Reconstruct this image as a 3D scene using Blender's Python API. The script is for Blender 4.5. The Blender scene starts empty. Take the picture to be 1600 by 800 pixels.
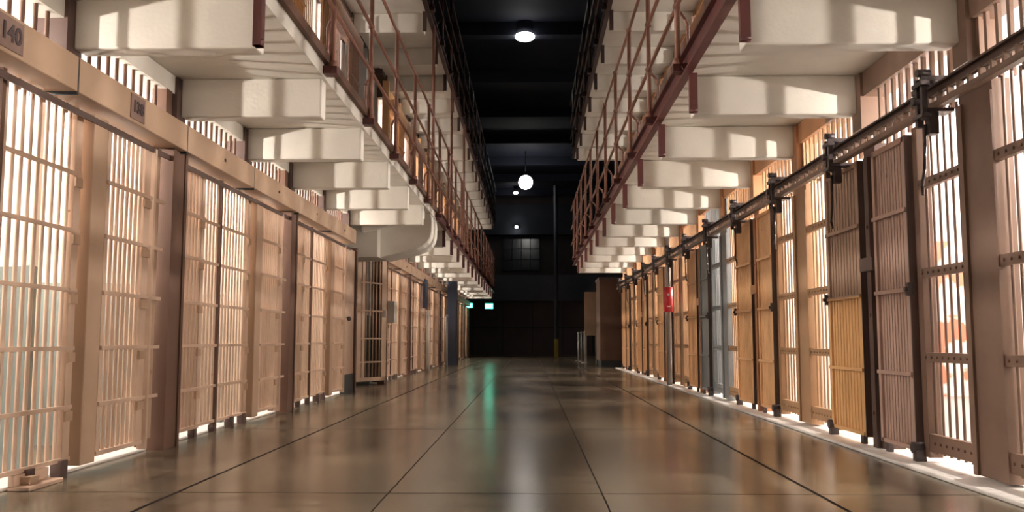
import bpy, math, random
from mathutils import Vector, Matrix
random.seed(4)
PI = math.pi
SC = bpy.context.scene
COL = SC.collection

# ------------------------------------------------------------------ camera
H0 = 0.74                       # camera height
FPX = 1386.0
cam_d = bpy.data.cameras.new('camera'); cam_d.sensor_width = 36.0; cam_d.lens = 36.0 * FPX / 1600.0
cam_d.clip_end = 200
cam = bpy.data.objects.new('camera', cam_d); COL.objects.link(cam)
cam.location = (0, 0, H0)
cam.rotation_euler = (PI / 2 + math.atan(130 / FPX), 0, math.atan(28 / FPX))
SC.camera = cam

# ------------------------------------------------------------------ world, exposure
w = bpy.data.worlds.new('world'); SC.world = w; w.use_nodes = True
w.node_tree.nodes['Background'].inputs[0].default_value = (0.02, 0.03, 0.08, 1)
w.node_tree.nodes['Background'].inputs[1].default_value = 0.3
SC.view_settings.view_transform = 'Standard'; SC.view_settings.look = 'None'
SC.view_settings.gamma = 1.0; SC.view_settings.use_curve_mapping = False
SC.view_settings.exposure = 0.35
SC.cycles.use_denoising = True
SC.cycles.max_bounces = 6; SC.cycles.diffuse_bounces = 4; SC.cycles.glossy_bounces = 3
SC.cycles.sample_clamp_indirect = 6.0
CELL_W, CELL_W2, LAMP_COL = 185.0, 72.0, (1.0, 0.91, 0.83)
CEIL_W = 4.0

# ------------------------------------------------------------------ materials
def mat(name, col, rough=0.6, metal=0.0, var=0.12, scale=3.0, bump=0.0, bscale=40.0, emit=None, estr=0.0, stains=None, coat=0.0):
    m = bpy.data.materials.new(name); m.use_nodes = True
    nt = m.node_tree; N = nt.nodes; L = nt.links; b = N['Principled BSDF']
    b.inputs['Roughness'].default_value = rough; b.inputs['Metallic'].default_value = metal
    b.inputs['Coat Weight'].default_value = coat
    tc = N.new('ShaderNodeTexCoord')
    nz = N.new('ShaderNodeTexNoise'); nz.inputs['Scale'].default_value = scale; nz.inputs['Detail'].default_value = 6
    L.new(tc.outputs['Object'], nz.inputs['Vector'])
    mr = N.new('ShaderNodeMapRange'); mr.inputs[1].default_value = 0.3; mr.inputs[2].default_value = 0.7
    mr.inputs[3].default_value = 1 - var; mr.inputs[4].default_value = 1 + var
    L.new(nz.outputs['Fac'], mr.inputs[0])
    mx = N.new('ShaderNodeVectorMath'); mx.operation = 'SCALE'; mx.inputs[0].default_value = col[:3]
    L.new(mr.outputs[0], mx.inputs['Scale'])
    out = mx.outputs[0]
    if stains:
        sc_, thr, scol = stains
        n2 = N.new('ShaderNodeTexNoise'); n2.inputs['Scale'].default_value = sc_; n2.inputs['Detail'].default_value = 8
        L.new(tc.outputs['Object'], n2.inputs['Vector'])
        m2 = N.new('ShaderNodeMapRange'); m2.inputs[1].default_value = thr; m2.inputs[2].default_value = thr + 0.06
        L.new(n2.outputs['Fac'], m2.inputs[0])
        mm = N.new('ShaderNodeMix'); mm.data_type = 'RGBA'
        L.new(m2.outputs[0], mm.inputs['Factor']); L.new(out, mm.inputs[6]); mm.inputs[7].default_value = (*scol, 1)
        out = mm.outputs[2]
    L.new(out, b.inputs['Base Color'])
    if bump:
        n3 = N.new('ShaderNodeTexNoise'); n3.inputs['Scale'].default_value = bscale; n3.inputs['Detail'].default_value = 5
        L.new(tc.outputs['Object'], n3.inputs['Vector'])
        bp = N.new('ShaderNodeBump'); bp.inputs['Strength'].default_value = bump; bp.inputs['Distance'].default_value = 0.01
        L.new(n3.outputs['Fac'], bp.inputs['Height']); L.new(bp.outputs[0], b.inputs['Normal'])
    if emit:
        b.inputs['Emission Color'].default_value = (*emit, 1); b.inputs['Emission Strength'].default_value = estr
    return m

M = {
 'concrete': mat('painted_concrete', (0.66, 0.62, 0.55), 0.62, var=0.08, scale=2.5, bump=0.15, stains=(1.8, 0.66, (0.50, 0.42, 0.34))),
 'cellwall': mat('cell_plaster', (0.62, 0.605, 0.59), 0.7, var=0.05, scale=2.0, bump=0.1),
 'beige':    mat('beige_enamel', (0.57, 0.40, 0.29), 0.45, var=0.10, scale=5, bump=0.08, stains=(14, 0.70, (0.30, 0.17, 0.11))),
 'header':   mat('tan_enamel', (0.42, 0.28, 0.185), 0.55, var=0.08, scale=2.5, stains=(9, 0.70, (0.30, 0.18, 0.12))),
 'post':     mat('brown_enamel', (0.11, 0.052, 0.03), 0.65, var=0.12, scale=3),
 'brown':    mat('taupe_enamel', (0.17, 0.102, 0.07), 0.42, var=0.12, scale=4, stains=(12, 0.69, (0.14, 0.08, 0.06))),
 'mauve':    mat('mauve_enamel', (0.42, 0.28, 0.225), 0.45, var=0.10, scale=4, stains=(12, 0.70, (0.2, 0.12, 0.09))),
 'orange':   mat('ochre_enamel', (0.78, 0.47, 0.235), 0.42, var=0.10, scale=4, stains=(10, 0.70, (0.36, 0.18, 0.08))),
 'tan':      mat('light_tan_enamel', (0.38, 0.225, 0.12), 0.42, var=0.10, scale=4),
 'pier':     mat('rust_orange_enamel', (0.36, 0.17, 0.075), 0.5, var=0.15, scale=3),
 'pierdark': mat('dark_brown_enamel', (0.075, 0.042, 0.033), 0.5, var=0.15, scale=3),
 'grey':     mat('blue_grey_enamel', (0.22, 0.235, 0.24), 0.45, var=0.12, scale=4),
 'darkmetal':mat('oily_dark_steel', (0.055, 0.04, 0.04), 0.4, metal=0.3, var=0.2, scale=8),
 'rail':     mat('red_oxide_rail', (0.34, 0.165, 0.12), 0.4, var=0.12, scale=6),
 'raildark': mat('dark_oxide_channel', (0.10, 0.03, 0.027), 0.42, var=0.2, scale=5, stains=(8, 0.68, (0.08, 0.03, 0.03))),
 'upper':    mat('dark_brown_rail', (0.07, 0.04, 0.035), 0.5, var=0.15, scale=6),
 'kerb':     mat('white_kerb_paint', (0.80, 0.76, 0.72), 0.5, var=0.08, scale=4, stains=(5, 0.66, (0.45, 0.38, 0.33))),
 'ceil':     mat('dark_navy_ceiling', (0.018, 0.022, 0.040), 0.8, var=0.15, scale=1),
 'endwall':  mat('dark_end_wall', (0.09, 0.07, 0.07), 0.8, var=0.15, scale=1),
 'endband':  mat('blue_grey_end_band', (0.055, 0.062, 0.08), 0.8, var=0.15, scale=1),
 'black':    mat('black_rubber', (0.015, 0.02, 0.025), 0.5),
 'polegrey': mat('grey_pole', (0.36, 0.33, 0.30), 0.4, metal=0.2, var=0.08),
 'polewhite':mat('pale_pole', (0.62, 0.58, 0.52), 0.5, var=0.08),
 'yellow':   mat('yellow_paint', (0.45, 0.33, 0.06), 0.5),
 'red':      mat('red_sign', (0.55, 0.02, 0.03), 0.45, var=0.05),
 'white':    mat('white_mark', (0.8, 0.8, 0.8), 0.5),
 'plate':    mat('number_plate', (0.20, 0.125, 0.10), 0.5, var=0.15, scale=12),
 'ink':      mat('number_ink', (0.05, 0.03, 0.035), 0.5),
 'navy':     mat('navy_cloth', (0.035, 0.045, 0.075), 0.8),
 'lamp':     mat('lamp_glass', (1, 1, 1), 0.3, emit=(1.0, 0.97, 0.92), estr=14.0),
 'bulb':     mat('cell_bulb', (1, 1, 1), 0.3, emit=(1.0, 0.9, 0.8), estr=6.0),
 'green':    mat('green_exit_face', (0.0, 0.3, 0.2), 0.4, emit=(0.05, 0.95, 0.62), estr=9.0),
 'greenletter': mat('exit_letters', (0.6, 0.9, 0.8), 0.4, emit=(0.6, 1.0, 0.85), estr=6.0),
 'windowglass': mat('night_window', (0.02, 0.025, 0.035), 0.15),
}

def cell_paint():
    # two-tone paint: white above, pale grey green dado, worn reddish patches low down
    m = mat('cell_two_tone', (0.68, 0.655, 0.63), 0.65, var=0.05, scale=2)
    nt = m.node_tree; N = nt.nodes; L = nt.links; b = N['Principled BSDF']
    src = b.inputs['Base Color'].links[0].from_socket
    tc = N.new('ShaderNodeTexCoord'); sp = N.new('ShaderNodeSeparateXYZ'); L.new(tc.outputs['Object'], sp.inputs[0])
    n = N.new('ShaderNodeTexNoise'); n.inputs['Scale'].default_value = 6; L.new(tc.outputs['Object'], n.inputs['Vector'])
    ad = N.new('ShaderNodeMath'); ad.operation = 'MULTIPLY_ADD'; ad.inputs[1].default_value = 0.05
    L.new(n.outputs['Fac'], ad.inputs[0]); L.new(sp.outputs['Z'], ad.inputs[2])
    lt = N.new('ShaderNodeMath'); lt.operation = 'LESS_THAN'; lt.inputs[1].default_value = 1.16
    L.new(ad.outputs[0], lt.inputs[0])
    mm = N.new('ShaderNodeMix'); mm.data_type = 'RGBA'
    L.new(lt.outputs[0], mm.inputs['Factor']); L.new(src, mm.inputs[6]); mm.inputs[7].default_value = (0.17, 0.195, 0.18, 1)
    L.new(mm.outputs[2], b.inputs['Base Color'])
    return m
M['cellpaint'] = cell_paint()

def peeled():
    m = mat('peeled_red_paint', (0.80, 0.72, 0.68), 0.65, var=0.05, scale=2, stains=(4.5, 0.48, (0.62, 0.16, 0.09)))
    return m
M['peeled'] = peeled()

def floor_mat():
    m = bpy.data.materials.new('polished_concrete_floor'); m.use_nodes = True
    nt = m.node_tree; N = nt.nodes; L = nt.links; b = N['Principled BSDF']
    tc = N.new('ShaderNodeTexCoord'); sp = N.new('ShaderNodeSeparateXYZ'); L.new(tc.outputs['Object'], sp.inputs[0])
    def math_(op, a, bb=None, c=None):
        n = N.new('ShaderNodeMath'); n.operation = op
        for i, v in enumerate((a, bb, c)):
            if v is None: continue
            if isinstance(v, (int, float)): n.inputs[i].default_value = v
            else: L.new(v, n.inputs[i])
        return n.outputs[0]
    wob = N.new('ShaderNodeTexNoise'); wob.inputs['Scale'].default_value = 9; wob.inputs['Detail'].default_value = 4
    L.new(tc.outputs['Object'], wob.inputs['Vector'])
    wo = math_('MULTIPLY_ADD', wob.outputs['Fac'], 0.012, -0.006)
    x = math_('ADD', sp.outputs['X'], wo); y = math_('ADD', sp.outputs['Y'], wo)
    def lines(v, period, off, wdt):
        a = math_('ADD', v, -off + period / 2 + 100 * period)
        a = math_('MODULO', a, period); a = math_('SUBTRACT', a, period / 2); a = math_('ABSOLUTE', a)
        return math_('LESS_THAN', a, wdt)
    lx = lines(x, 1.03, 0.345, 0.004)
    ly = lines(y, 3.06, 4.36, 0.006)
    for xx in (1.375, -1.715):
        lx = math_('MAXIMUM', lx, math_('LESS_THAN', math_('ABSOLUTE', math_('SUBTRACT', x, xx)), 0.0105))
    line = math_('MAXIMUM', lx, ly)
    mp = N.new('ShaderNodeMapping'); mp.inputs['Scale'].default_value = (1.0, 0.5, 1)
    L.new(tc.outputs['Object'], mp.inputs['Vector'])
    n1 = N.new('ShaderNodeTexNoise'); n1.inputs['Scale'].default_value = 1.3; n1.inputs['Detail'].default_value = 5; n1.inputs['Roughness'].default_value = 0.5
    L.new(mp.outputs[0], n1.inputs['Vector'])
    cr = N.new('ShaderNodeValToRGB'); L.new(n1.outputs['Fac'], cr.inputs[0])
    cr.color_ramp.elements[0].position = 0.32; cr.color_ramp.elements[0].color = (0.07, 0.055, 0.036, 1)
    cr.color_ramp.elements[1].position = 0.70; cr.color_ramp.elements[1].color = (0.22, 0.175, 0.115, 1)
    n2 = N.new('ShaderNodeTexNoise'); n2.inputs['Scale'].default_value = 3.1; n2.inputs['Detail'].default_value = 8
    n2.inputs['Distortion'].default_value = 0.0
    L.new(mp.outputs[0], n2.inputs['Vector'])
    st = N.new('ShaderNodeMapRange'); st.inputs[1].default_value = 0.55; st.inputs[2].default_value = 0.72
    L.new(n2.outputs['Fac'], st.inputs[0])
    mm = N.new('ShaderNodeMix'); mm.data_type = 'RGBA'; L.new(math_('MULTIPLY', st.outputs[0], 0.55), mm.inputs['Factor'])
    L.new(cr.outputs[0], mm.inputs[6]); mm.inputs[7].default_value = (0.055, 0.04, 0.03, 1)
    m2 = N.new('ShaderNodeMix'); m2.data_type = 'RGBA'; L.new(line, m2.inputs['Factor'])
    L.new(mm.outputs[2], m2.inputs[6]); m2.inputs[7].default_value = (0.018, 0.013, 0.011, 1)
    L.new(m2.outputs[2], b.inputs['Base Color'])
    rr = N.new('ShaderNodeMapRange'); rr.inputs[1].default_value = 0.3; rr.inputs[2].default_value = 0.7
    rr.inputs[3].default_value = 0.17; rr.inputs[4].default_value = 0.25
    mz = N.new('ShaderNodeMapping'); mz.inputs['Scale'].default_value = (2.2, 0.35, 1); L.new(tc.outputs['Object'], mz.inputs['Vector'])
    n4 = N.new('ShaderNodeTexNoise'); n4.inputs['Scale'].default_value = 1.2; n4.inputs['Detail'].default_value = 3; L.new(mz.outputs[0], n4.inputs['Vector'])
    L.new(n4.outputs['Fac'], rr.inputs[0]); L.new(math_('MULTIPLY_ADD', line, 0.6, rr.outputs[0]), b.inputs['Roughness'])
    bp = N.new('ShaderNodeBump'); bp.inputs['Strength'].default_value = 0.05; bp.inputs['Distance'].default_value = 0.002
    mq = N.new('ShaderNodeMapping'); mq.inputs['Scale'].default_value = (1.0, 3.0, 1); L.new(tc.outputs['Object'], mq.inputs['Vector'])
    n3 = N.new('ShaderNodeTexNoise'); n3.inputs['Scale'].default_value = 1.6; n3.inputs['Detail'].default_value = 1
    L.new(mq.outputs[0], n3.inputs['Vector'])
    hh = math_('SUBTRACT', n3.outputs['Fac'], line)
    L.new(hh, bp.inputs['Height']); L.new(bp.outputs[0], b.inputs['Normal'])
    L.new(math_('MULTIPLY_ADD', line, -0.5, 0.55), b.inputs['Specular IOR Level'])
    return m
M['floor'] = floor_mat()

# ------------------------------------------------------------------ mesh helper
class MB:
    def __init__(s): s.v = []; s.f = []; s.sm = []
    def box(s, a, b):
        x0, x1 = sorted((a[0], b[0])); y0, y1 = sorted((a[1], b[1])); z0, z1 = sorted((a[2], b[2]))
        return s.hexa([(x0,y0,z0),(x1,y0,z0),(x1,y1,z0),(x0,y1,z0),(x0,y0,z1),(x1,y0,z1),(x1,y1,z1),(x0,y1,z1)])
    def hexa(s, p):
        n = len(s.v); s.v += [tuple(q) for q in p]
        for f in ((0,3,2,1),(4,5,6,7),(0,1,5,4),(1,2,6,5),(2,3,7,6),(3,0,4,7)):
            s.f.append(tuple(n + i for i in f)); s.sm.append(False)
        return s
    def cyl(s, p, q, r, n=8, r2=None, caps=True):
        p = Vector(p); q = Vector(q); r2 = r if r2 is None else r2
        d = (q - p).normalized(); up = Vector((0,0,1)) if abs(d.z) < 0.9 else Vector((1,0,0))
        u = d.cross(up).normalized(); w_ = d.cross(u).normalized(); k = len(s.v)
        for c, rad in ((p, r), (q, r2)):
            for i in range(n):
                a = 2 * PI * i / n
                s.v.append(tuple(c + (u * math.cos(a) + w_ * math.sin(a)) * rad))
        for i in range(n):
            j = (i + 1) % n; s.f.append((k + i, k + n + i, k + n + j, k + j)); s.sm.append(True)
        if caps:
            s.f.append(tuple(k + i for i in range(n))); s.sm.append(False)
            s.f.append(tuple(k + n + i for i in reversed(range(n)))); s.sm.append(False)
        return s
    def path(s, pts, r, n=8):
        for a, b in zip(pts[:-1], pts[1:]): s.cyl(a, b, r, n)
        return s
    def sphere(s, c, r, nu=20, nv=12, sz=1.0):
        k = len(s.v); c = Vector(c)
        for j in range(nv + 1):
            t = PI * j / nv
            for i in range(nu):
                a = 2 * PI * i / nu
                s.v.append((c.x + r*math.sin(t)*math.cos(a), c.y + r*math.sin(t)*math.sin(a), c.z + r*sz*math.cos(t)))
        for j in range(nv):
            for i in range(nu):
                i2 = (i + 1) % nu
                s.f.append((k+j*nu+i, k+(j+1)*nu+i, k+(j+1)*nu+i2, k+j*nu+i2)); s.sm.append(True)
        return s
    def prism(s, poly, f0, f1):
        # poly: list of 2D; f0/f1 map 2D->3D for the two caps
        n = len(poly); k = len(s.v)
        s.v += [f0(p) for p in poly] + [f1(p) for p in poly]
        s.f.append(tuple(k + i for i in range(n))); s.sm.append(False)
        s.f.append(tuple(k + n + i for i in reversed(range(n)))); s.sm.append(False)
        for i in range(n):
            j = (i + 1) % n; s.f.append((k + j, k + i, k + n + i, k + n + j)); s.sm.append(False)
        return s
    def build(s, name, m, parent=None, bevel=0.0):
        me = bpy.data.meshes.new(name); me.from_pydata(s.v, [], s.f); me.validate()
        me.polygons.foreach_set('use_smooth', s.sm[:len(me.polygons)])
        if isinstance(m, str): m = M[m]
        me.materials.append(m); me.update()
        import bmesh
        bm = bmesh.new(); bm.from_mesh(me); bmesh.ops.recalc_face_normals(bm, faces=bm.faces); bm.to_mesh(me); bm.free()
        o = bpy.data.objects.new(name, me); COL.objects.link(o)
        if parent: o.parent = parent
        if bevel:
            bv = o.modifiers.new('bevel', 'BEVEL'); bv.width = bevel; bv.segments = 2; bv.limit_method = 'ANGLE'
        return o

def tag(o, label=None, cat=None, group=None, kind=None):
    if label: o['label'] = label
    if cat: o['category'] = cat
    if group: o['group'] = group
    if kind: o['kind'] = kind
    return o
def empty(name, loc, label, cat, group=None, rz=0):
    o = bpy.data.objects.new(name, None); COL.objects.link(o); o.location = loc; o.rotation_euler = (0, 0, rz)
    o.empty_display_size = 0.1
    return tag(o, label, cat, group)
def copy_tree(o, parent=None):
    c = o.copy(); COL.objects.link(c)
    if parent: c.parent = parent
    for ch in list(o.children): copy_tree(ch, c)
    return c
def recolour(o, mp):
    # give a copied tree its own materials (object-level slots; meshes stay shared)
    for ch in [o] + list(o.children_recursive):
        if ch.type == 'MESH':
            cur = ch.data.materials[0].name
            if cur in mp:
                ch.material_slots[0].link = 'OBJECT'; ch.material_slots[0].material = mp[cur]

ORD = ['first','second','third','fourth','fifth','sixth','seventh','eighth','ninth','tenth','eleventh','twelfth','thirteenth',
       'fourteenth','fifteenth','sixteenth','seventeenth','eighteenth','nineteenth','twentieth','twenty-first','twenty-second','twenty-third','twenty-fourth']

# ------------------------------------------------------------------ dimensions
XL, XR = 2.55, 2.36            # cell front planes (left at -XL, right at +XR)
P = 1.52                       # one cell
BY = 4.75                      # y of a beam (and of a cell partition)
T = 2.78                       # storey height
DEEP = 2.3
GL, GR = 1.48, 1.15            # gallery edges
ENDL, ENDR = 36.3, 22.75
ROOF = 9.0
B1 = (-0.0, 12.62); B2 = (14.95, 36.3)   # the two left blocks

# ------------------------------------------------------------------ setting
MB().box((-12, -4, -0.2), (12, 51, 0)).build('floor', 'floor')['kind'] = 'structure'
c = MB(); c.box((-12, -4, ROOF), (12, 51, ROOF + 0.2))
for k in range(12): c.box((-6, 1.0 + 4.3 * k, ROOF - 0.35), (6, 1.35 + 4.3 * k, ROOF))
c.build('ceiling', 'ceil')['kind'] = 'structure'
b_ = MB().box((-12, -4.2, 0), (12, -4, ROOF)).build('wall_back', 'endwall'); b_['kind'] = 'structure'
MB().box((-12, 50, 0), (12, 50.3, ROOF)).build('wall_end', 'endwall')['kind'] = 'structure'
MB().box((-12.2, -4, 0), (-12, 51, ROOF)).build('wall_side_left', 'endwall')['kind'] = 'structure'
MB().box((12, -4, 0), (12.2, 51, ROOF)).build('wall_side_right', 'endwall')['kind'] = 'structure'
# lower end wall under the end balcony
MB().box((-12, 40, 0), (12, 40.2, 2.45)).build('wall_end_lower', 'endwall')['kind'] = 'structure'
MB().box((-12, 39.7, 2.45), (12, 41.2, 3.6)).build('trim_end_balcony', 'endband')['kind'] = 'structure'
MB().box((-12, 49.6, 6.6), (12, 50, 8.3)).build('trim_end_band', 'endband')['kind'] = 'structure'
# panel seams on the lower end wall
s = MB()
for i in range(5): s.box((-2.6 + 1.35 * i, 39.97, 0.1), (-2.57 + 1.35 * i, 40.0, 2.4))
s.box((-2.9, 39.97, 1.25), (3.2, 40.0, 1.28)); s.build('trim_end_seams', 'black')['kind'] = 'structure'
# end window
wf = MB()
for i in range(5): wf.box((-1.55 + 0.52 * i, 49.9, 4.6), (-1.5 + 0.52 * i, 49.99, 6.45))
for z in (4.6, 5.2, 5.8, 6.4): wf.box((-1.55, 49.9, z), (0.58, 49.99, z + 0.05))
wf.build('window_1_frame', 'endband')['kind'] = 'structure'
MB().box((-1.5, 49.95, 4.62), (0.55, 49.995, 6.42)).build('window_1', 'windowglass')['kind'] = 'structure'

def side_walls(sgn, X, spans, zb, upper, name, pm, near=None, nearm=None, wallm='cellpaint', lint=None, lz=2.54):
    """cell boxes: partitions at each beam line, back wall, ceiling; piers and lintel at the front"""
    w1, w2, w3 = MB(), MB(), MB()
    xo = lambda d: sgn * (X + d)
    for (a, b) in spans:
        w1.box((xo(DEEP), a, zb), (xo(DEEP + 0.12), b, zb + 2.5))              # back
        w3.box((xo(0.161), a, zb + 2.50), (xo(DEEP + 0.12), b, zb + T - 0.003)) # cell ceiling
        if upper: w3.box((xo(0.10), a, zb - 0.15), (xo(DEEP), b, zb))
        y = BY
        ys = [BY + P * k for k in range(-6, 24)]
        for yy in ys:
            if a - 0.01 <= yy <= b + 0.01: w1.box((xo(0.14), yy - 0.05, zb), (xo(DEEP), yy + 0.05, zb + 2.5))
        w1.box((xo(0.14), a - 0.04, zb), (xo(DEEP + 0.12), a + 0.04, zb + 2.5))
        w1.box((xo(0.14), b - 0.04, zb), (xo(DEEP + 0.12), b + 0.04, zb + 2.5))
    o = w1.build('wall_%s_cells' % name, wallm); o['kind'] = 'structure'
    o = w3.build('wall_%s_cell_roof' % name, 'cellwall'); o['kind'] = 'structure'
    # piers and lintel
    w4 = MB(); w5 = MB()
    for (a, b) in spans:
        for yy in [BY + P * k for k in range(-6, 24)]:
            if a - 0.01 <= yy <= b + 0.01:
                (w4 if near and yy < near else w2).box((xo(-0.02), yy - 0.08, zb + 2.22), (xo(0.15), yy + 0.08, zb + 2.62))
        cut = min(b, near) if near else a
        if near and a < near: w4.box((xo(0.0), a, zb + lz), (xo(0.16), cut, zb + 2.625))
        if cut < b: w5.box((xo(0.0), cut if near else a, zb + lz), (xo(0.16), b, zb + 2.625))
    o = w2.build('trim_%s_piers' % name, pm); o['kind'] = 'structure'
    o = w5.build('trim_%s_lintel' % name, lint or pm); o['kind'] = 'structure'
    if near: o = w4.build('trim_%s_near_piers' % name, nearm); o['kind'] = 'structure'

side_walls(+1, XR, [(-1.2, ENDR)], 0.0, False, 'right', 'pier', near=7.0, nearm='brown', wallm='cellwall', lz=2.45)
side_walls(+1, XR, [(-1.2, ENDR)], T, True, 'right_upper', 'pier', wallm='cellwall')
side_walls(-1, XL, [(-1.2, B1[1]), B2], 0.0, False, 'left', 'pierdark', lint='concrete', lz=2.495)
side_walls(-1, XL, [(-1.2, B1[1]), B2], T, True, 'left_upper', 'pierdark', wallm='cellwall')
# outside shell of the blocks (end faces) and the third storey fronts
MB().box((XR + .12, ENDR + .04, 0), (11.9, ENDR + .16, 8.2)).build('wall_block_end_right', 'endwall')['kind'] = 'structure'
MB().box((-11.9, ENDL + .04, 0), (-XL - .12, ENDL + .16, 8.2)).build('wall_block_end_left', 'endwall')['kind'] = 'structure'
MB().box((XR + .1, -1.2, 2 * T), (XR + .2, ENDR, 8.2)).build('wall_right_third_storey', 'endwall')['kind'] = 'structure'
MB().box((-XL - .2, -1.2, 2 * T), (-XL - .1, ENDL, 8.2)).build('wall_left_third_storey', 'endwall')['kind'] = 'structure'
# recess between the left blocks
r = MB(); r.box((-3.6, B1[1] + .05, 0), (-3.5, B2[0] - .05, 8.2)); r.box((-3.55, 14.30, 0), (-2.86, 14.4, 2.62)); r.box((-3.55, 14.30, T), (-2.7, 14.4, 2*T))
r.build('wall_left_recess', 'cellwall')['kind'] = 'structure'
# kerbs in front of the cells
k = MB(); k.box((2.165, -1.2, 0), (XR + DEEP, ENDR, 0.022)); k.build('trim_right_kerb', 'kerb', bevel=.008)['kind'] = 'structure'
k = MB()
k.box((-2.565, -1.2, 0), (-XL - .30, B1[1], 0.02)); k.box((-2.565, B2[0], 0), (-XL - .30, B2[1], 0.02))
k.build('trim_left_kerb', 'kerb', bevel=.008)['kind'] = 'structure'
# red peeled patch of paint on one partition of the near right cell
MB().box((XR + .2, BY + P - .062, .35), (XR + 1.6, BY + P - .051, 1.42)).build('trim_peeled_paint', 'peeled')['kind'] = 'structure'

# ------------------------------------------------------------------ cell fronts, right
def bars(mb, x, y0, y1, z0, z1, sp, r, n=8):
    k = max(1, round((y1 - y0) / sp)); st = (y1 - y0) / k
    for i in range(k + 1):
        y = y0 + i * st
        mb.cyl((x, y, z0), (x, y, z1), r, n, caps=False)

def right_front(mir):
    """local origin: the wide stile's centre line on the grille plane, +y (or -y if mirrored) towards the door pair"""
    s_ = -1 if mir else 1
    Y = lambda u: s_ * u
    root = empty('barred_cell', (0, 0, 0), '', 'cell front')
    g = MB(); bars(g, 0.02, min(Y(.20), Y(.70)), max(Y(.20), Y(.70)), 0.07, 2.06, 0.085, 0.0085)
    g.build('bar_grille', 'brown', root)
    st = MB(); st.box((-.03, Y(.70), .05), (.05, Y(.765), 2.02)); st.build('end_stile', 'brown', root, bevel=.004)
    for z in (1.66, 1.13, 0.635, 0.14):
        f = MB(); hgt = .028 if z > .3 else .05
        f.box((-.025, Y(.172), z - hgt), (0.008, Y(.765), z + hgt))
        for i in range(8):
            yy = Y(.21 + i * .07)
            f.cyl((-.034, yy, z), (-.024, yy, z), .009, 6)
        f.build('crossbar', 'brown', root)
    # transom bars above the track
    t = MB(); 
    for i in range(13):
        u = .04 + i * .112; t.box((.03, Y(u - .015), 2.04), (.050, Y(u + .015), 2.54))
    t.build('transom_bars', 'brown', root)
    # door, proud of the grille, ribbed steel
    d = MB(); x0 = -.065; u0, u1 = (.80, 1.455) if mir else (.80, 1.30)
    d.box((x0 + .015, Y(u0), .09), (x0 + .03, Y(u1), 1.98))
    n = 10
    for i in range(n):
        u = u0 + .055 + i * (u1 - u0 - .11) / (n - 1)
        d.box((x0 + .010, Y(u - .016), .09), (x0 + .016, Y(u + .016), 1.98))
    d.box((x0 - .004, Y(u0 - .012), .08), (x0 + .06, Y(u0 + .028), 1.98)); d.box((x0 - .004, Y(u1 - .028), .08), (x0 + .06, Y(u1 + .012), 1.98))
    d.box((x0 - .004, Y(u0), .08), (x0 + .05, Y(u1), .105)); d.box((x0 - .004, Y(u0), 1.95), (x0 + .05, Y(u1), 1.985))
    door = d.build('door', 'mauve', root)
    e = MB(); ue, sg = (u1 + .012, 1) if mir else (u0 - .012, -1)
    e.box((x0 - .004, Y(ue), .075), (x0 + .065, Y(ue + sg * .012), 1.985)); e.build('edge_channel_or_shade_strip', 'pierdark', door)  # shaded camera-side face of the door edge, its shade painted dark brown
    for z in (1.53, 1.04, .53):
        MB().box((x0 - .016, Y(u0 - .01), z - .012), (x0 - .004, Y(u1 + .01), z + .012)).build('crossbar', 'mauve', door)
    lk = MB(); lk.box((x0 - .025, Y(u0 - .04), 1.0), (x0 + .01, Y(u0 - .01), 1.08)); lk.cyl((x0 - .04, Y(u0 - .02), 1.04), (x0 - .02, Y(u0 - .02), 1.04), .014)
    lk.build('lock', 'darkmetal', door)
    ft = MB(); ft.box((x0 - .02, Y(u0 - .05), .02), (x0 + .04, Y(u0 + .0), .11)); ft.cyl((x0 - .03, Y(u0 - .02), .10), (x0 + .05, Y(u0 - .02), .10), .034, 10)
    MB().box((x0 - .0, Y(u1 - .10), .02), (x0 + .03, Y(u1 - .05), .09)).build('foot', 'darkmetal', door)
    ft.build('floor_guide', 'darkmetal', door)
    return root

def front_post(name, w_, xf, xb, z0, z1, m):
    o = MB(); o.box((xf, -w_ / 2, z0), (xb, w_ / 2, z1))
    return o
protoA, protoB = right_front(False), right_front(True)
usedA = usedB = False
R0 = 6.13                                   # a door-pair centre
mcols = {'mauve': 'mauve', 'brown': 'brown'}
def nm(k): return M[k]
units = []
n = 0
for k in range(-1, 6):
    C = R0 + 2 * P * k
    for side in (0, 1):                     # 0: near cell (stile nearer the camera), 1: far cell
        yy = C - P if side == 0 else C + P
        if yy < 0 or C > ENDR - 1.2: continue
        units.append((k, side, yy))
def right_colours(k, side):
    if k <= -1: return ('brown', 'mauve')
    if k == 0: return ('brown', 'mauve') if side == 0 else ('tan', 'ochreshade')
    if k == 2 and side == 0: return ('greyb', 'grey')
    return ('tan', 'orange')
M['ochreshade'] = mat('ochre_painted_shade', (0.72, 0.42, 0.18), 0.42, var=0.10, scale=3)
def paint_shade_above(m, zc, c):
    # brown shade painted on the upper half of this door, lit ochre below
    N = m.node_tree.nodes; L = m.node_tree.links; b = N['Principled BSDF']; src = b.inputs['Base Color'].links[0].from_socket
    tc = N.new('ShaderNodeTexCoord'); sp = N.new('ShaderNodeSeparateXYZ'); L.new(tc.outputs['Object'], sp.inputs[0])
    g = N.new('ShaderNodeMath'); g.operation = 'GREATER_THAN'; g.inputs[1].default_value = zc; L.new(sp.outputs['Z'], g.inputs[0])
    mm = N.new('ShaderNodeMix'); mm.data_type = 'RGBA'; L.new(g.outputs[0], mm.inputs['Factor']); L.new(src, mm.inputs[6]); mm.inputs[7].default_value = (*c, 1)
    L.new(mm.outputs[2], b.inputs['Base Color'])
paint_shade_above(M['ochreshade'], 1.04, (0.36, 0.235, 0.165))
M['greyb'] = M['grey']
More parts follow.
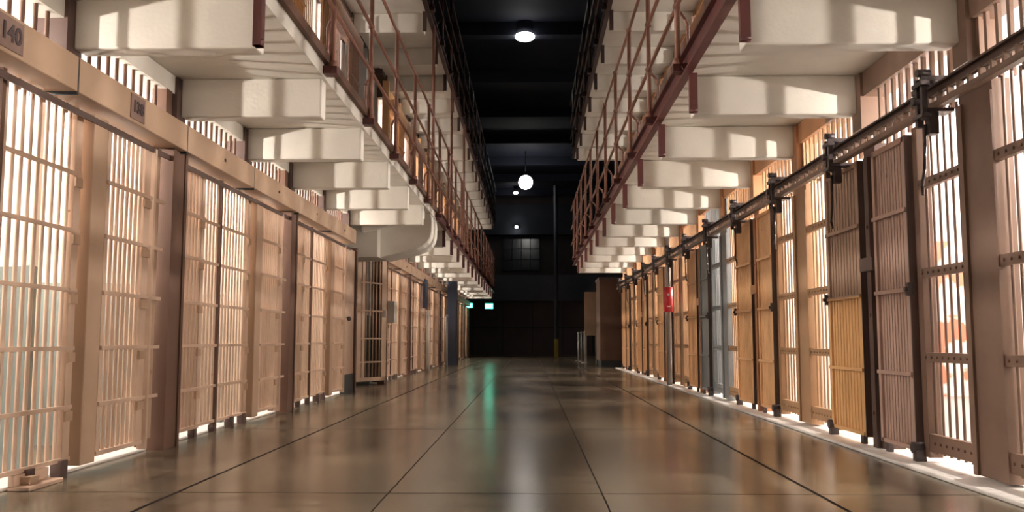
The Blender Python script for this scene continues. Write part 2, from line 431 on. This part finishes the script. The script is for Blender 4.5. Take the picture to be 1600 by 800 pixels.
words = {'mauve': 'mauve-brown', 'brown': 'brown', 'ochreshade': 'shade-painted ochre', 'grey': 'blue-grey', 'greyb': 'blue-grey', 'orange': 'ochre', 'tan': 'tan'}
idx = 0
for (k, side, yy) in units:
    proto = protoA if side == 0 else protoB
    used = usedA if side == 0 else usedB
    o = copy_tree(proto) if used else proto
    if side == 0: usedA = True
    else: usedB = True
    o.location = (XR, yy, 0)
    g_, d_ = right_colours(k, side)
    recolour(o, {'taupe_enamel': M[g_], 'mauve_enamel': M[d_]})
    o['label'] = 'right-wall cell front with %s ribbed door, %s from the camera' % (words[d_], ORD[idx])
    o['group'] = 'lower cell fronts on the right'
    idx += 1
# wide stiles and door-pair posts
for k in range(-1, 6):
    for j, C in enumerate((R0 + 2 * P * k - P, R0 + 2 * P * k)):
        if C < 0: continue
        far = C > 7
        if j == 0:
            q = MB(); q.box((-.02, -.17, .035), (.07, .17, 2.06)); q.box((-.035, -.175, .035), (-.018, -.13, 2.0)); q.box((-.035, .13, .035), (-.018, .175, 2.0))
            mt = 'brown' if not far else ('grey' if 10.0 < C < 11.5 else 'tan')
            o = q.build('wide_steel_stile', mt); nmw = 'wide flat steel stile'
        else:
            q = MB(); q.box((-.03, -.10, .02), (.10, .10, 2.06)); q.box((-.06, -.035, .02), (-.03, .035, 1.98))
            for z in (.25, .9, 1.5): q.cyl((-.07, 0, z), (-.058, 0, z), .012, 6)
            q.box((-.085, -.12, 1.20), (-.058, .10, 1.29))
            o = q.build('steel_door_post', 'pierdark' if not far else 'pier'); nmw = 'dark post between two doors'
        o.location = (XR, C - (.08 if j else 0), 0)
        tag(o, '%s of the right cell row, %s from the camera' % (nmw, ORD[k + 1]), 'post', 'steel posts of the right cell row')
if True:
    q = MB(); q.box((-.02, -.17, .035), (.07, .02, 2.3)); o = q.build('wide_steel_stile', 'tan'); o.location = (XR, ENDR - .02, 0)
    tag(o, 'narrower steel stile closing the far end of the right cell row', 'post', 'steel posts of the right cell row')

# door track, right
def track(sgn, X, spans, label):
    root = empty('door_track', (sgn * X, spans[0][0], 0), label, 'door track')
    for (a, b) in spans:
        a -= spans[0][0]; b -= spans[0][0]
        u = MB(); u.box((-sgn * .13, a, 2.07), (-sgn * .115, b, 2.125)); u.box((-sgn * .155, a, 2.117), (-sgn * .115, b, 2.128))
        u.build('upper_rail', 'pierdark', root)
        l = MB(); l.box((-sgn * .155, a, 2.0), (-sgn * .145, b, 2.03)); l.box((-sgn * .155, a, 1.995), (-sgn * .115, b, 2.003))
        l.build('lower_rail', 'brown', root)
        e = MB(); yy = a + .05; e.box((-sgn * .14, a, 2.072), (-sgn * .125, b, 2.078))
        while yy < b: e.box((-sgn * .148, yy, 2.02), (-sgn * .122, yy + .022, 2.078)); yy += .112
        e.build('spacer_strip', 'brown', root)
    return root
tr = track(1, XR, [(1.0, ENDR - .1)], 'long steel sliding-door track above the right row of cell doors')
kk = 0
hp = None
for i in range(-2, 12):
    y = BY + .06 + P * i
    if y > ENDR - .3: break
    if hp is None:
        q = MB(); q.box((-.22, -.03, 1.93), (-.19, -.005, 2.20)); q.box((-.22, .035, 1.90), (-.19, .06, 2.17))
        q.box((-.20, -.035, 1.975), (-.05, .07, 1.995)); q.box((-.20, -.03, 2.15), (-.02, .05, 2.175)); q.box((-.23, -.045, 2.12), (-.18, .075, 2.145)); q.box((-.23, -.045, 1.945), (-.18, .075, 1.965))
        q.box((-.17, .0, 1.86), (-.12, .06, 1.98)); q.cyl((-.24, -.02, 2.19), (-.17, -.02, 2.19), .022, 10); q.cyl((-.24, .05, 2.05), (-.17, .05, 2.05), .024, 10)
        q.box((-.16, .06, 2.13), (-.04, .24, 2.16))
        hp = q.build('hanger_bracket', 'darkmetal', tr); h = hp
        ro = MB(); pts = [(-.18, .04, 1.92), (-.175, .06, 1.80), (-.165, .10, 1.68), (-.15, .17, 1.60), (-.12, .23, 1.56)]
        ro.path(pts, .009, 6); ro.build('pull_rod', 'darkmetal', h)
    else:
        h = copy_tree(hp, tr)
    h.location = (0, y - 1.0, 0)

# ------------------------------------------------------------------ cell fronts, left
ZC = (1.66, 1.34, 1.01, .69, .37)
def left_A():
    # u from wide post centre: door .14-.62, fixed grille .64-1.06
    root = empty('barred_cell', (0, 0, 0), '', 'cell front')
    d = MB(); bars(d, .03, .18, .56, .09, 2.0, .062, .014); d.box((.015, .145, .09), (.045, .175, 2.0)); d.box((.005, .575, .08), (.045, .625, 2.0))
    d.box((.015, .145, .075), (.05, .625, .10)); door = d.build('door', 'beige', root)
    for z in ZC:
        MB().box((.042, .14, z - .011), (.058, .625, z + .011)).build('crossbar', 'beige', door)
    for z in ZC: MB().box((.046, .53, z - .075), (.06, .615, z - .022)).build('lock_plate', 'header', door)
    g = MB(); bars(g, .0, .66, 1.02, .09, 2.04, .068, .0125); g.build('bar_grille', 'beige', root)
    for z in ZC + (.09,):
        MB().box((.01, .625, z - .011), (.024, 1.06, z + .011)).build('crossbar', 'beige', root)
    MB().box((-.02, 1.04, .05), (.03, 1.07, 2.04)).build('end_stile', 'post', root)
    t = MB(); bars(t, -.04, .12, 1.06, 2.0, 2.54, .112, .0125); t.build('transom_bars', 'post', root)
    MB().box((-.02, .60, .0), (.03, .65, .09)).build('foot', 'pierdark', root); MB().box((-.02, 1.02, .0), (.03, 1.07, .06)).build('foot', 'pierdark', root)
    return root
def left_B():
    root = empty('barred_cell', (0, 0, 0), '', 'cell front')
    g = MB(); bars(g, .0, 1.12, 1.72, .09, 2.04, .072, .0118); g.build('bar_grille', 'beige', root)
    for z in ZC + (.09,):
        MB().box((.01, 1.075, z - .011), (.024, 1.84, z + .011)).build('crossbar', 'beige', root)
    MB().box((-.01, 1.76, .09), (.02, 1.83, 2.0)).build('end_stile', 'beige', root)
    for z in ZC: MB().box((.02, 1.755, z - .075), (.034, 1.83, z - .022)).build('lock_plate', 'header', root)
    MB().box((-.03, 1.86, .045), (.07, 2.03, 2.02)).build('door_jamb', 'header', root, bevel=.006)
    d = MB(); bars(d, .05, 2.09, 2.52, .09, 1.98, .062, .0125); d.box((.03, 2.04, .09), (.065, 2.07, 1.98)); d.box((.02, 2.55, .08), (.065, 2.64, 1.98))
    d.box((.03, 2.04, .075), (.07, 2.64, .10)); d.box((.03, 2.655, .04), (.085, 2.685, 1.99)); door = d.build('door', 'beige', root)
    for z in ZC:
        MB().box((.062, 2.04, z - .011), (.078, 2.65, z + .011)).build('crossbar', 'beige', door)
        MB().box((.062, 2.69, z - .011), (.074, 2.85, z + .011)).build('crossbar', 'beige', root)
    for z in ZC: MB().box((.064, 2.535, z - .075), (.08, 2.63, z - .022)).build('lock_plate', 'header', door)
    j = MB(); j.box((0.0, 2.70, .09), (.03, 2.86, 1.98)); j.build('side_panel', 'header', root)
    t = MB(); bars(t, -.04, 1.17, 2.90, 2.0, 2.54, .112, .0125); t.build('transom_bars', 'post', root)
    MB().box((-.02, 1.40, .0), (.04, 1.47, .09)).build('foot', 'pierdark', root); MB().box((-.02, 1.72, 0), (.04, 1.79, .09)).build('foot', 'pierdark', root)
    return root
pA, pB = left_A(), left_B()
L0 = 6.10
firstL = True; idx = 0
lposts = []
Wn = []
for k in range(-2, 2): Wn.append((L0 + 2 * P * k, B1[1]))
for k in range(0, 7): Wn.append((15.10 + 3.04 * k, B2[1]))
wp = None; wi = 0
for wi, (W, lim) in enumerate(Wn):
    for pr, nm_ in ((pA, 'A'), (pB, 'B')):
        if W + (1.0 if nm_ == 'A' else 2.8) > lim + .2: continue
        o = pr if wi == 0 else copy_tree(pr)
        o.location = (-XL, W, 0)
        o['label'] = 'left-wall beige cell front %s, %s from the camera' % ('starting at a wide post' if nm_ == 'A' else 'with tan jamb', ORD[idx])
        o['group'] = 'lower cell fronts on the left'; idx += 1
    if wp is None:
        q = MB(); q.box((-.10, -.13, 0), (.09, .13, 2.05)); q.box((.09, -.13, 0), (.10, -.09, 2.05)); q.box((.09, .09, 0), (.10, .13, 2.05))
        q.box((-.10, -.05, 2.05), (0, .05, 2.5))
        wp = q.build('wide_steel_post', 'post'); o = wp
    else:
        o = wp.copy(); COL.objects.link(o)
    o.location = (-XL, W, 0)
    tag(o, 'wide brown post of the left cell row, %s from the camera' % ORD[wi], 'post', 'wide brown posts of the left cell row')
for y in ():
    o = wp.copy(); COL.objects.link(o); o.location = (-XL, y, 0)
    tag(o, 'wide brown steel post at the corner of the stair recess on the left', 'post', 'wide brown posts of the left cell row')

root = empty('floor_bracket', (-XL + .06, 4.36, 0), 'small tan bracket on the floor under the nearest left bars', 'bracket')
q = MB(); q.box((-.06, 0, 0), (.05, .32, .02)); q.box((-.06, 0, .02), (-.03, .32, .075)); q.build('base', 'beige', root, bevel=.004)
q = MB(); q.box((-.03, .06, .02), (.02, .14, .06)); q.build('clip', 'header', root)

# header boxes over the left doors
hb = None; i = 0
for blk, (y0, n_) in enumerate(((3.07 - P * 2, 8), (15.0, 14))):
    for j in range(n_):
        ya = y0 + P * j
        root = empty('mechanism_cover', (-XL, ya, 0), 'tan steel cover box above the left cell doors, %s from the camera' % ORD[i], 'cover box', 'tan cover boxes above the left cell doors')
        if hb is None:
            q = MB(); q.box((-.05, .008, 2.055), (.14, P - .008, 2.245)); 
            hb = q.build('cover', 'header', root, bevel=.006)
            bt = MB()
            bt.cyl((.138, .76, 2.15), (.148, .76, 2.15), .014, 8)
            hbt = bt.build('bolt', 'darkmetal', root)
            an = MB(); an.box((.045, 0, 1.985), (.075, P, 2.0)); an.box((.065, 0, 1.965), (.075, P, 2.0)); hba = an.build('guide_angle', 'pierdark', root)
            jn = MB(); jn.box((-.04, -.008, 2.04), (.136, .008, 2.24)); hbj = jn.build('joint_strip', 'black', root)
        else:
            for src in (hb, hbt, hba, hbj):
                if src is hbt and 1 < i <= 3: continue
                c_ = src.copy(); COL.objects.link(c_); c_.parent = root
        if i in (2, 3):       # numbered plates
            yc = .865 if i == 2 else .71
            q = MB(); q.box((.139, yc - .16 if i == 2 else yc - .10, 2.075), (.147, yc + .12 if i == 2 else yc + .09, 2.225))
            pl = q.build('number_plate', 'plate', root)
            cu = bpy.data.curves.new('cell_number', 'FONT'); cu.body = '140' if i == 2 else '138'
            cu.size = .112 if i == 2 else .10; cu.extrude = .002; cu.align_x = 'CENTER'; cu.align_y = 'CENTER'; cu.offset = .003
            to = bpy.data.objects.new('cell_number', cu); COL.objects.link(to)
            bpy.context.view_layer.update()
            dg = bpy.context.evaluated_depsgraph_get()
            me = bpy.data.meshes.new_from_object(to.evaluated_get(dg)); bpy.data.objects.remove(to)
            me.transform(Matrix.Translation((.149, yc - (-.018 if i == 2 else .005), 2.15)) @ Matrix.Rotation(PI / 2, 4, 'Z') @ Matrix.Rotation(PI / 2, 4, 'X'))
            me.materials.clear(); me.materials.append(M['ink'])
            to = bpy.data.objects.new('cell_number', me); COL.objects.link(to); to.parent = pl
        i += 1

# ------------------------------------------------------------------ upper storey fronts (seen between the railings)
def upper_front(x_sign, doorcol):
    root = empty('upper_barred_cell', (0, 0, 0), '', 'cell front')
    g = MB(); bars(g, 0, .16, .72, .02, 2.5, .085, .011, 6); g.build('bar_grille', doorcol, root)
    d = MB(); d.box((x_sign * .09, .78, .03), (x_sign * .12, 1.42, 2.0))
    for i in range(8): d.box((x_sign * .12, .80 + i * .08, .03), (x_sign * .132, .83 + i * .08, 2.0))
    door = d.build('door', doorcol, root)
    for z in (1.53, 1.04, .53): MB().box((x_sign * .13, .78, z - .014), (x_sign * .146, 1.42, z + .014)).build('crossbar', doorcol, door)
    p_ = MB(); p_.box((x_sign * -.05, -.09, 0), (x_sign * .06, .09, 2.52)); p_.build('post', doorcol, root)
    t = MB(); bars(t, 0, .76, 1.42, 2.1, 2.5, .085, .011, 6); t.build('transom_bars', doorcol, root)
    h_ = MB(); h_.box((x_sign * .02, 0, 2.02), (x_sign * .17, P, 2.2)); h_.build('header_rail', doorcol, root)
    return root
for sgn, X, dc, lim, wd in ((1, XR, 'brown', [(0, ENDR)], 'right'), (-1, XL, 'tan', [(0, B1[1]), B2], 'left')):
    pr = upper_front(-sgn, dc); first = True; i = 0
    for kk in range(-3, 24):
        y = BY + P * kk
        if not any(a - .2 <= y and y + P <= b + .3 for a, b in lim): continue
        o = pr if first else copy_tree(pr); first = False
        o.location = (sgn * X, y, T)
        if i % 3 == 1: recolour(o, {'light_tan_enamel': M['mauve'], 'taupe_enamel': M['pier']})
        if i % 3 == 2: recolour(o, {'light_tan_enamel': M['orange'], 'taupe_enamel': M['mauve']})
        o['label'] = 'upper cell front behind the railing, %s along the %s gallery' % (ORD[i], wd)
        o['group'] = 'upper cell fronts on the ' + wd; i += 1

# ------------------------------------------------------------------ galleries
def gallery(sgn, X, G, zs, y0, y1, label, low):
    root = empty('gallery_walkway', (0, y0, zs), label, 'gallery')
    a, b = 0, y1 - y0
    q = MB(); q.box((sgn * (G + .01), a, .0), (sgn * (X + .05), b, .15)); q.build('floor_slab', 'concrete', root)
    i = 0
    bp = None
    for k in range(-3, 24):
        yy = BY + P * k - y0
        if yy < a + .02 or yy > b - .1: continue
        if bp is None:
            q = MB()
            x1, x2 = sgn * (G + .03), sgn * (X - .015)
            q.box((x1, 0, -.285), (x2, .14, 0))
            bp = q.build('beam', 'concrete', root, bevel=.012); o = bp
        else:
            o = bp.copy(); COL.objects.link(o); o.parent = root
        o.location = (0, yy, 0)
    return root
gR = gallery(1, XR, GR, 2.63, .1, ENDR, 'cream concrete lower gallery walkway with cross beams on the right side', True)
gL = gallery(-1, XL, GL, 2.63, .1, ENDL, 'cream concrete lower gallery walkway with cross beams on the left side', True)
gR2 = gallery(1, XR, GR, 2.63 + T, .1, ENDR, 'cream concrete upper gallery walkway on the right, high above the lower one', False)
gL2 = gallery(-1, XL, GL, 2.63 + T, .1, ENDL, 'cream concrete upper gallery walkway on the left, high above the lower one', False)

# ------------------------------------------------------------------ edge channels and railings
def edge(sgn, G, zs, y0, y1, root, mch, tall):
    pass
def railing(sgn, G, zs, y0, y1, mr, mc, label, stub_from, channel_from, tall=(), step=P, ph=BY, post_off=.08):
    """zs: slab underside height"""
    root = empty('guard_railing', (sgn * G, y0, zs), label, 'railing')
    L_ = y1 - y0
    xo = lambda d: -sgn * d        # towards the corridor centre
    # edge channel
    if channel_from is not None:
        c0 = max(0, channel_from - y0)
        q = MB(); q.box((xo(-.005), c0, -.01), (xo(.02), L_, .16)); q.box((xo(.02), c0, .145), (xo(.055), L_, .16)); q.box((xo(.02), c0, -.01), (xo(.055), L_, .008))
        q.build('edge_channel_or_shade_strip', mc, root)
    else:
        c0 = L_
    if c0 > .5:
        q = MB(); q.box((xo(-.005), 0, .10), (xo(.03), c0, .17)); q.build('toe_angle', 'post' if mr == 'rail' else mr, root)
    for h, nm_ in ((.515, 'rail'), (.93, 'rail'), (1.42, 'rail')):
        q = MB(); q.cyl((xo(post_off), 0, h), (xo(post_off), L_, h), .017, 8); q.build(nm_, mr, root)
    pp = None; st = None
    for k in range(-3, 24):
        yy = ph + step * k - y0 + .05
        if yy < .05 or yy > L_ - .02: continue
        if pp is None:
            q = MB(); q.cyl((xo(post_off), 0, .05), (xo(post_off), 0, 1.42), .021, 8)
            q.cyl((xo(post_off), 0, .04), (xo(post_off), 0, .12), .036, 10)
            for h in (.515, .93): q.sphere((xo(post_off), 0, h), .032, 10, 6)
            q.sphere((xo(post_off), 0, 1.42), .030, 10, 6)
            pp = q.build('post', mr, root); o = pp
            q = MB(); q.box((xo(-.03), -.05, .02), (xo(post_off + .04), .05, .075)); q.cyl((xo(.03), -.06, .05), (xo(.03), .06, .05), .03, 8)
            br = q.build('post_bracket', 'raildark' if mr == 'rail' else mr, pp)
            hk = MB(); hk.path([(xo(-.02), .12, .15), (xo(-.02), .12, .42), (xo(.0), .12, .47), (xo(.05), .06, .50), (xo(post_off), 0, .515)], .013, 6)
            hk.build('brace', mr, pp)
        else: o = copy_tree(pp, root)
        o.location = (0, yy, 0)
        if stub_from is not None and yy + y0 > stub_from:
            if st is None:
                q = MB(); q.box((xo(-.045), -.075, -.285), (xo(.012), -.035, .01)); q.cyl((xo(-.045), -.055, -.27), (xo(.012), -.055, -.27), .022, 8)
                st = q.build('hanger_stub', mc, root); o = st
            else: o = st.copy(); COL.objects.link(o); o.parent = root
            o.location = (0, yy, 0)
    for y in tall:
        q = MB(); q.cyl((xo(post_off), y - y0, .05), (xo(post_off), y - y0, T), .024, 8); q.build('tall_post', mr, root)
    return root
railing(1, GR, 2.63, .1, ENDR, 'rail', 'raildark', 'red-brown three-bar railing with dark red edge channel along the lower right gallery', 0.5, 0.1, ph=BY - .05)
railing(-1, GL, 2.63, .1, ENDL, 'rail', 'raildark', 'brown three-bar railing along the edge of the lower left gallery', 15.0, 13.9, tall=(12.9, 15.95, 19.0), ph=BY - .05, post_off=.05)
o = MB().box((-.04, -.05, -.29), (.02, 0, .08)); 
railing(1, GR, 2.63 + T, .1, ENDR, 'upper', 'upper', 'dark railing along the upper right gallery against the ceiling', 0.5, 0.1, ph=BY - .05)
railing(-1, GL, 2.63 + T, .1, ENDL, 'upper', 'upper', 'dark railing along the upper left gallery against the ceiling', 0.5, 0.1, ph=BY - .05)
# the one dark red hanger on the nearest left beam
q = MB(); q.box((0, 0, -.29), (.045, .07, .10)); q.cyl((.022, .03, -.29), (.022, .03, -.25), .03, 10); q.cyl((.02, -.05, .06), (.02, .10, .06), .04, 10)
o = q.build('beam_hanger', 'raildark'); o.location = (-GL - .03, BY - .075, 2.63)
tag(o, 'dark red steel hanger on the end of the nearest left gallery beam', 'hanger')

# ------------------------------------------------------------------ stair soffit in the left recess
root = empty('concrete_stair', (-2.2, 13.4, 0), 'pale concrete stair soffit with curved edge under the left gallery, between the cell blocks', 'stair')
def L(p): return (p[0] + 2.2, p[1] - 13.4, p[2])
q = MB()
# sloping flight: low at the wall side, high at the corridor edge
q.hexa([L(p) for p in ((-3.45,13.0,1.92),(-2.25,13.0,1.95),(-2.25,14.2,1.99),(-3.45,14.2,1.98),(-3.45,13.0,2.62),(-2.25,13.0,2.62),(-2.25,14.2,2.62),(-3.45,14.2,2.62))])
q.build('flight', 'concrete', root, bevel=.01)
q = MB()
pts = [(-2.25, 1.97), (-1.9, 2.05), (-1.72, 2.10), (-1.62, 2.145), (-1.55, 2.20), (-1.51, 2.27), (-1.49, 2.36), (-1.485, 2.5)]
poly = pts + [(-1.5, 2.625), (-2.25, 2.625)]
q.prism(poly, lambda p: L((p[0], 13.25, p[1])), lambda p: L((p[0], 14.15, p[1])))
q.build('curved_soffit', 'concrete', root)
q = MB(); q.hexa([L(p) for p in ((-2.45,12.8,2.30),(-1.55,12.8,2.5),(-1.55,12.95,2.5),(-2.45,12.95,2.30),(-2.45,12.8,2.62),(-1.55,12.8,2.62),(-1.55,12.95,2.62),(-2.45,12.95,2.62))])
q.build('haunch', 'concrete', root)

# tall flat door panel and barred gate of the recess
root = empty('flat_steel_door', (-XL, 12.04, 0), 'plain tall beige steel door with black base at the end of the first left block', 'door')
q = MB(); q.box((-.02, 0, .26), (.03, .62, 2.0)); q.box((.03, .04, .30), (.036, .58, 1.96)); q.build('panel', 'beige', root)
q = MB(); q.box((-.02, .0, 0), (.035, .62, .26)); q.build('kick_base', 'black', root)
q = MB(); q.sphere((.075, .08, 1.02), .032); q.cyl((.03, .08, 1.02), (.07, .08, 1.02), .014); q.build('knob', 'darkmetal', root)
q = MB(); q.box((-.10, 0, 0), (.06, .09, 2.05)); o = q.build('corner_post', 'post'); o.location = (-XL, 12.67, 0)
tag(o, 'narrow brown steel post at the corner of the recess, beside the flat beige door', 'post')
gx0, gy0, gx1, gy1 = -2.86, 14.10, -2.42, 14.85
ang = math.atan2(gy1 - gy0, gx1 - gx0); GLN = math.hypot(gx1 - gx0, gy1 - gy0)
root = empty('barred_gate', (gx0, gy0, 0), 'tan barred steel gate standing slightly open where the second left block begins', 'gate', rz=ang)
q = MB()
for u in (0, .26, .74): q.box((u if u != .74 else GLN - .12, -.02, .06), (u + .07 if u != .74 else GLN, .02, 2.1))
q.box((0, -.02, .06), (GLN, .02, .12)); q.box((0, -.02, 2.05), (GLN, .02, 2.1)); q.build('gate_frame', 'header', root)
q = MB(); q.box((.07, -.008, .12), (.26, .008, 2.05)); q.box((.12, -.02, 1.65), (.21, -.008, 1.82)); q.build('gate_plate', 'header', root)
q = MB()
for i in range(5): q.cyl((.375 + i * .085, 0, .1), (.375 + i * .085, 0, 2.07), .012, 8)
q.build('bar_grille', 'header', root)
for z in (1.66, 1.2, .75, .37): MB().box((.0, -.026, z - .012), (GLN, -.012, z + .012)).build('crossbar', 'header', root)
q = MB(); q.box((GLN - .10, -.03, 1.1), (GLN - .03, -.018, 1.22)); q.build('lock_box', 'darkmetal', root)

o = MB(); o.box((0, 0, 0), (.14, .30, .38)); o = o.build('pale_metal_box', 'polewhite', bevel=.008); o.location = (-XL + .06, 15.35, 1.02)
tag(o, 'pale metal box mounted on the cell front past the tan barred gate', 'box')
o = MB()
o.box((0, 0, 0), (.06, .45, .66)); o = o.build('navy_panel', 'navy', bevel=.005); o.location = (-XL + .12, 20.1, 1.45)
tag(o, 'navy blue board hung on the left cell row beyond the gate', 'board')
o = MB(); o.cyl((0, 0, 0), (0, 0, 1.40), .045, 14); o = o.build('white_bollard', 'polewhite'); o.location = (-2.32, 20.2, 0)
tag(o, 'pale post standing under the navy board by the left cells', 'post')
root = empty('barrier_post', (-2.29, 24.4, 0), 'slim white post in front of the dark column at the left cells', 'post')
q = MB(); q.cyl((0, 0, 0), (0, 0, 1.38), .04, 14); q.build('shaft', 'polewhite', root)
q = MB(); q.sphere((0, 0, 1.38), .045); q.build('cap', 'polewhite', root)
q = MB(); q.box((-.13, -.16, 0), (.13, .16, 2.6)); q.box((-.16, -.19, 0), (.16, .19, .2)); o = q.build('dark_column', 'navy'); o.location = (-2.22, 25.4, 0)
tag(o, 'dark navy column against the left cell row behind the slim white post', 'column')

# ------------------------------------------------------------------ right pole with red sign
root = empty('sign_pole', (2.20, 14.15, 0), 'grey steel pole with a red sign standing in front of the right cells', 'pole')
q = MB(); q.cyl((0, 0, 0), (0, 0, 2.63), .042, 16); q.cyl((0, 0, 0), (0, 0, .02), .075, 16); q.build('shaft', 'polegrey', root)
q = MB(); q.cyl((0, 0, 1.17), (0, 0, 1.56), .072, 18); sg = q.build('red_sign', 'red', root)
q = MB(); q.cyl((-.01, -.071, 1.44), (-.01, -.075, 1.44), .02, 10); q.box((-.035, -.0745, 1.25), (.03, -.069, 1.265)); q.build('white_mark', 'white', sg)

# ------------------------------------------------------------------ far right: booth, panels, posts
root = empty('steel_booth', (2.2, 24.2, 0), 'brown steel booth closing the far end of the right cell row', 'booth')
q = MB(); q.box((-.30, 0, .16), (.9, 1.3, 2.35)); q.build('body', 'post', root, bevel=.01)
q = MB(); q.box((-.27, -.01, 0), (.88, 1.28, .16)); q.build('base', 'black', root)
q = MB(); q.box((-.32, -.02, 2.35), (.92, 1.32, 2.42)); q.build('roof', 'pierdark', root)
root = empty('display_panel', (1.75, 26.6, 0), 'tan display panel on legs beyond the brown booth at the right', 'panel')
q = MB(); q.box((-.12, 0, .85), (.25, .06, 2.15)); q.build('board', 'header', root)
for x in (-.10, .20):
    q = MB(); q.box((x, .0, 0), (x + .04, .05, .85)); q.build('leg', 'polegrey', root)
for i, (x, y) in enumerate(((1.72, 28.0), (1.70, 29.4), (1.68, 30.8))):
    o = MB(); o.cyl((0, 0, 0), (0, 0, .95), .035, 12); o.cyl((0, 0, 0), (0, 0, .02), .12, 14); o.sphere((0, 0, .95), .045)
    o = o.build('queue_post', 'polegrey'); o.location = (x, y, 0)
    tag(o, 'short grey queue post beyond the display panel, %s from it' % ORD[i], 'post', 'queue posts at the far right')
# tall far pole
root = empty('tall_pole', (1.13, 38.2, 0), 'tall dark pole with a yellow base rising before the end wall', 'pole')
q = MB(); q.cyl((0, 0, 0), (0, 0, 7.4), .09, 14); q.build('shaft', 'endband', root)
q = MB(); q.cyl((0, 0, 0), (0, 0, .75), .10, 14); q.build('yellow_base', 'yellow', root)

# ------------------------------------------------------------------ exit signs
def exit_sign(x, y, z, rz, s, label):
    root = empty('exit_sign', (x, y, z), label, 'exit sign', rz=rz)
    q = MB(); q.box((-.17 * s, 0, -.12 * s), (.17 * s, .05, .12 * s)); q.build('housing', 'black', root)
    q = MB(); q.box((-.155 * s, -.008, -.105 * s), (.155 * s, 0, .105 * s)); f = q.build('green_face', 'green', root)
    q = MB()
    def seg(x0, z0, x1, z1): q.box((x0 * s, -.014, z0 * s), (x1 * s, -.008, z1 * s))
    # E X I T in bars
    seg(-.13,-.06,-.115,.06); [seg(-.13, z_ - .008, -.08, z_ + .008) for z_ in (-.052, 0, .052)]
    for sx in (1, -1):
        q.hexa([(v[0]*s, v[1], v[2]*s) for v in ((-.045+(-.025*sx)-.008,-.014,-.06),(-.045+(-.025*sx)+.008,-.014,-.06),(-.045+(-.025*sx)+.008,-.008,-.06),(-.045+(-.025*sx)-.008,-.008,-.06),
               (-.045+(.025*sx)-.008,-.014,.06),(-.045+(.025*sx)+.008,-.014,.06),(-.045+(.025*sx)+.008,-.008,.06),(-.045+(.025*sx)-.008,-.008,.06))])
    seg(.008, -.06, .024, .06); seg(.055, .044, .125, .06); seg(.082, -.06, .098, .06)
    q.build('letters', 'greenletter', f)
    q = MB(); q.cyl((0, .025, .12 * s), (0, .025, 2.63 - z), .012); q.build('hanger_rod', 'black', root)
    return root
exit_sign(-1.66, 36.1, 2.08, 0, 1.0, 'lit green exit sign hanging at the far end of the left gallery')
exit_sign(-2.45, 35.9, 2.10, -.35, .85, 'smaller lit green exit sign close to the far left cells')

# ------------------------------------------------------------------ ceiling lamps
def disc_lamp(x, y, r, label):
    root = empty('ceiling_lamp', (x, y, ROOF - .35), label, 'ceiling lamp')
    q = MB(); q.cyl((0, 0, -.02), (0, 0, .35), r * .9, 24); q.build('housing', 'ceil', root)
    q = MB(); q.sphere((0, 0, -.02), r, 24, 12, .42); q.build('lens', 'lamp', root)
    li = bpy.data.lights.new('lamp_light', 'POINT'); li.energy = CEIL_W; li.shadow_soft_size = r; li.color = (1, .95, .88)
    lo = bpy.data.objects.new('lamp_light', li); COL.objects.link(lo); lo.parent = root; lo.location = (0, 0, -.4)
    return root
disc_lamp(-.12, 22.6, .26, 'oval white ceiling lamp, nearest and topmost in the dark hall')
disc_lamp(-.75, 47.5, .14, 'small dim ceiling lamp just left of the round globe lamp')
root = empty('globe_lamp', (-.18, 38.5, 7.72), 'round white globe lamp hanging far down the dark hall', 'ceiling lamp')
q = MB(); q.sphere((0, 0, -.12), .31, 28, 16); q.build('globe', 'lamp', root)
q = MB(); q.cyl((0, 0, .15), (0, 0, ROOF - 7.73), .02); q.cyl((0, 0, .12), (0, 0, .24), .10, 12); q.build('stem', 'black', root)
li = bpy.data.lights.new('lamp_light', 'POINT'); li.energy = CEIL_W; li.shadow_soft_size = .3; li.color = (1, .96, .9)
lo = bpy.data.objects.new('lamp_light', li); COL.objects.link(lo); lo.parent = root; lo.location = (0, 0, -.7)
root = empty('wall_lamp', (-.75, 49.45, 7.0), 'small white wall lamp high on the end wall above the window', 'wall lamp')
q = MB(); q.box((-.12, 0, -.05), (.12, .14, .12)); q.build('bracket', 'endband', root)
q = MB(); q.sphere((0, -.08, 0), .09, 16, 10, .8); q.build('lens', 'lamp', root)

# ------------------------------------------------------------------ cell lamps (a caged bulb on each back wall) and their light
lm = None
for sgn, X, lims, wd in ((1, XR, [(-1.2, ENDR)], 'right'), (-1, XL, [(-1.2, B1[1]), B2], 'left')):
    i = 0
    for kk in range(-4, 24):
        y = BY + P * kk + P / 2
        if not any(a <= y - .5 and y + .5 <= b for a, b in lims): continue
        for lev, en in ((0, CELL_W), (1, CELL_W2)):
            xx = sgn * (X + 1.15)
            root = empty('cell_lamp', (xx, y, lev * T + 2.5), 'bare bulb in the %s %s cell from the camera, %s side' % (ORD[min(i, 23)], 'lower' if lev == 0 else 'upper', wd), 'lamp', 'cell ceiling bulbs')
            if lm is None:
                q = MB(); q.cyl((0, 0, -.10), (0, 0, 0), .012); q.cyl((0, 0, -.15), (0, 0, -.09), .03, 10, .02); l1 = q.build('holder', 'polewhite', root)
                q = MB(); q.sphere((0, 0, -.185), .042, 12, 8, 1.2); l2 = q.build('bulb', 'bulb', root); lm = (l1, l2)
            else:
                for s_ in lm: c_ = s_.copy(); COL.objects.link(c_); c_.parent = root
            li = bpy.data.lights.new('bulb_light', 'POINT'); li.energy = en; li.shadow_soft_size = .02; li.color = LAMP_COL
            lo = bpy.data.objects.new('bulb_light', li); COL.objects.link(lo); lo.parent = root; lo.location = (0, 0, -.28)
        i += 1
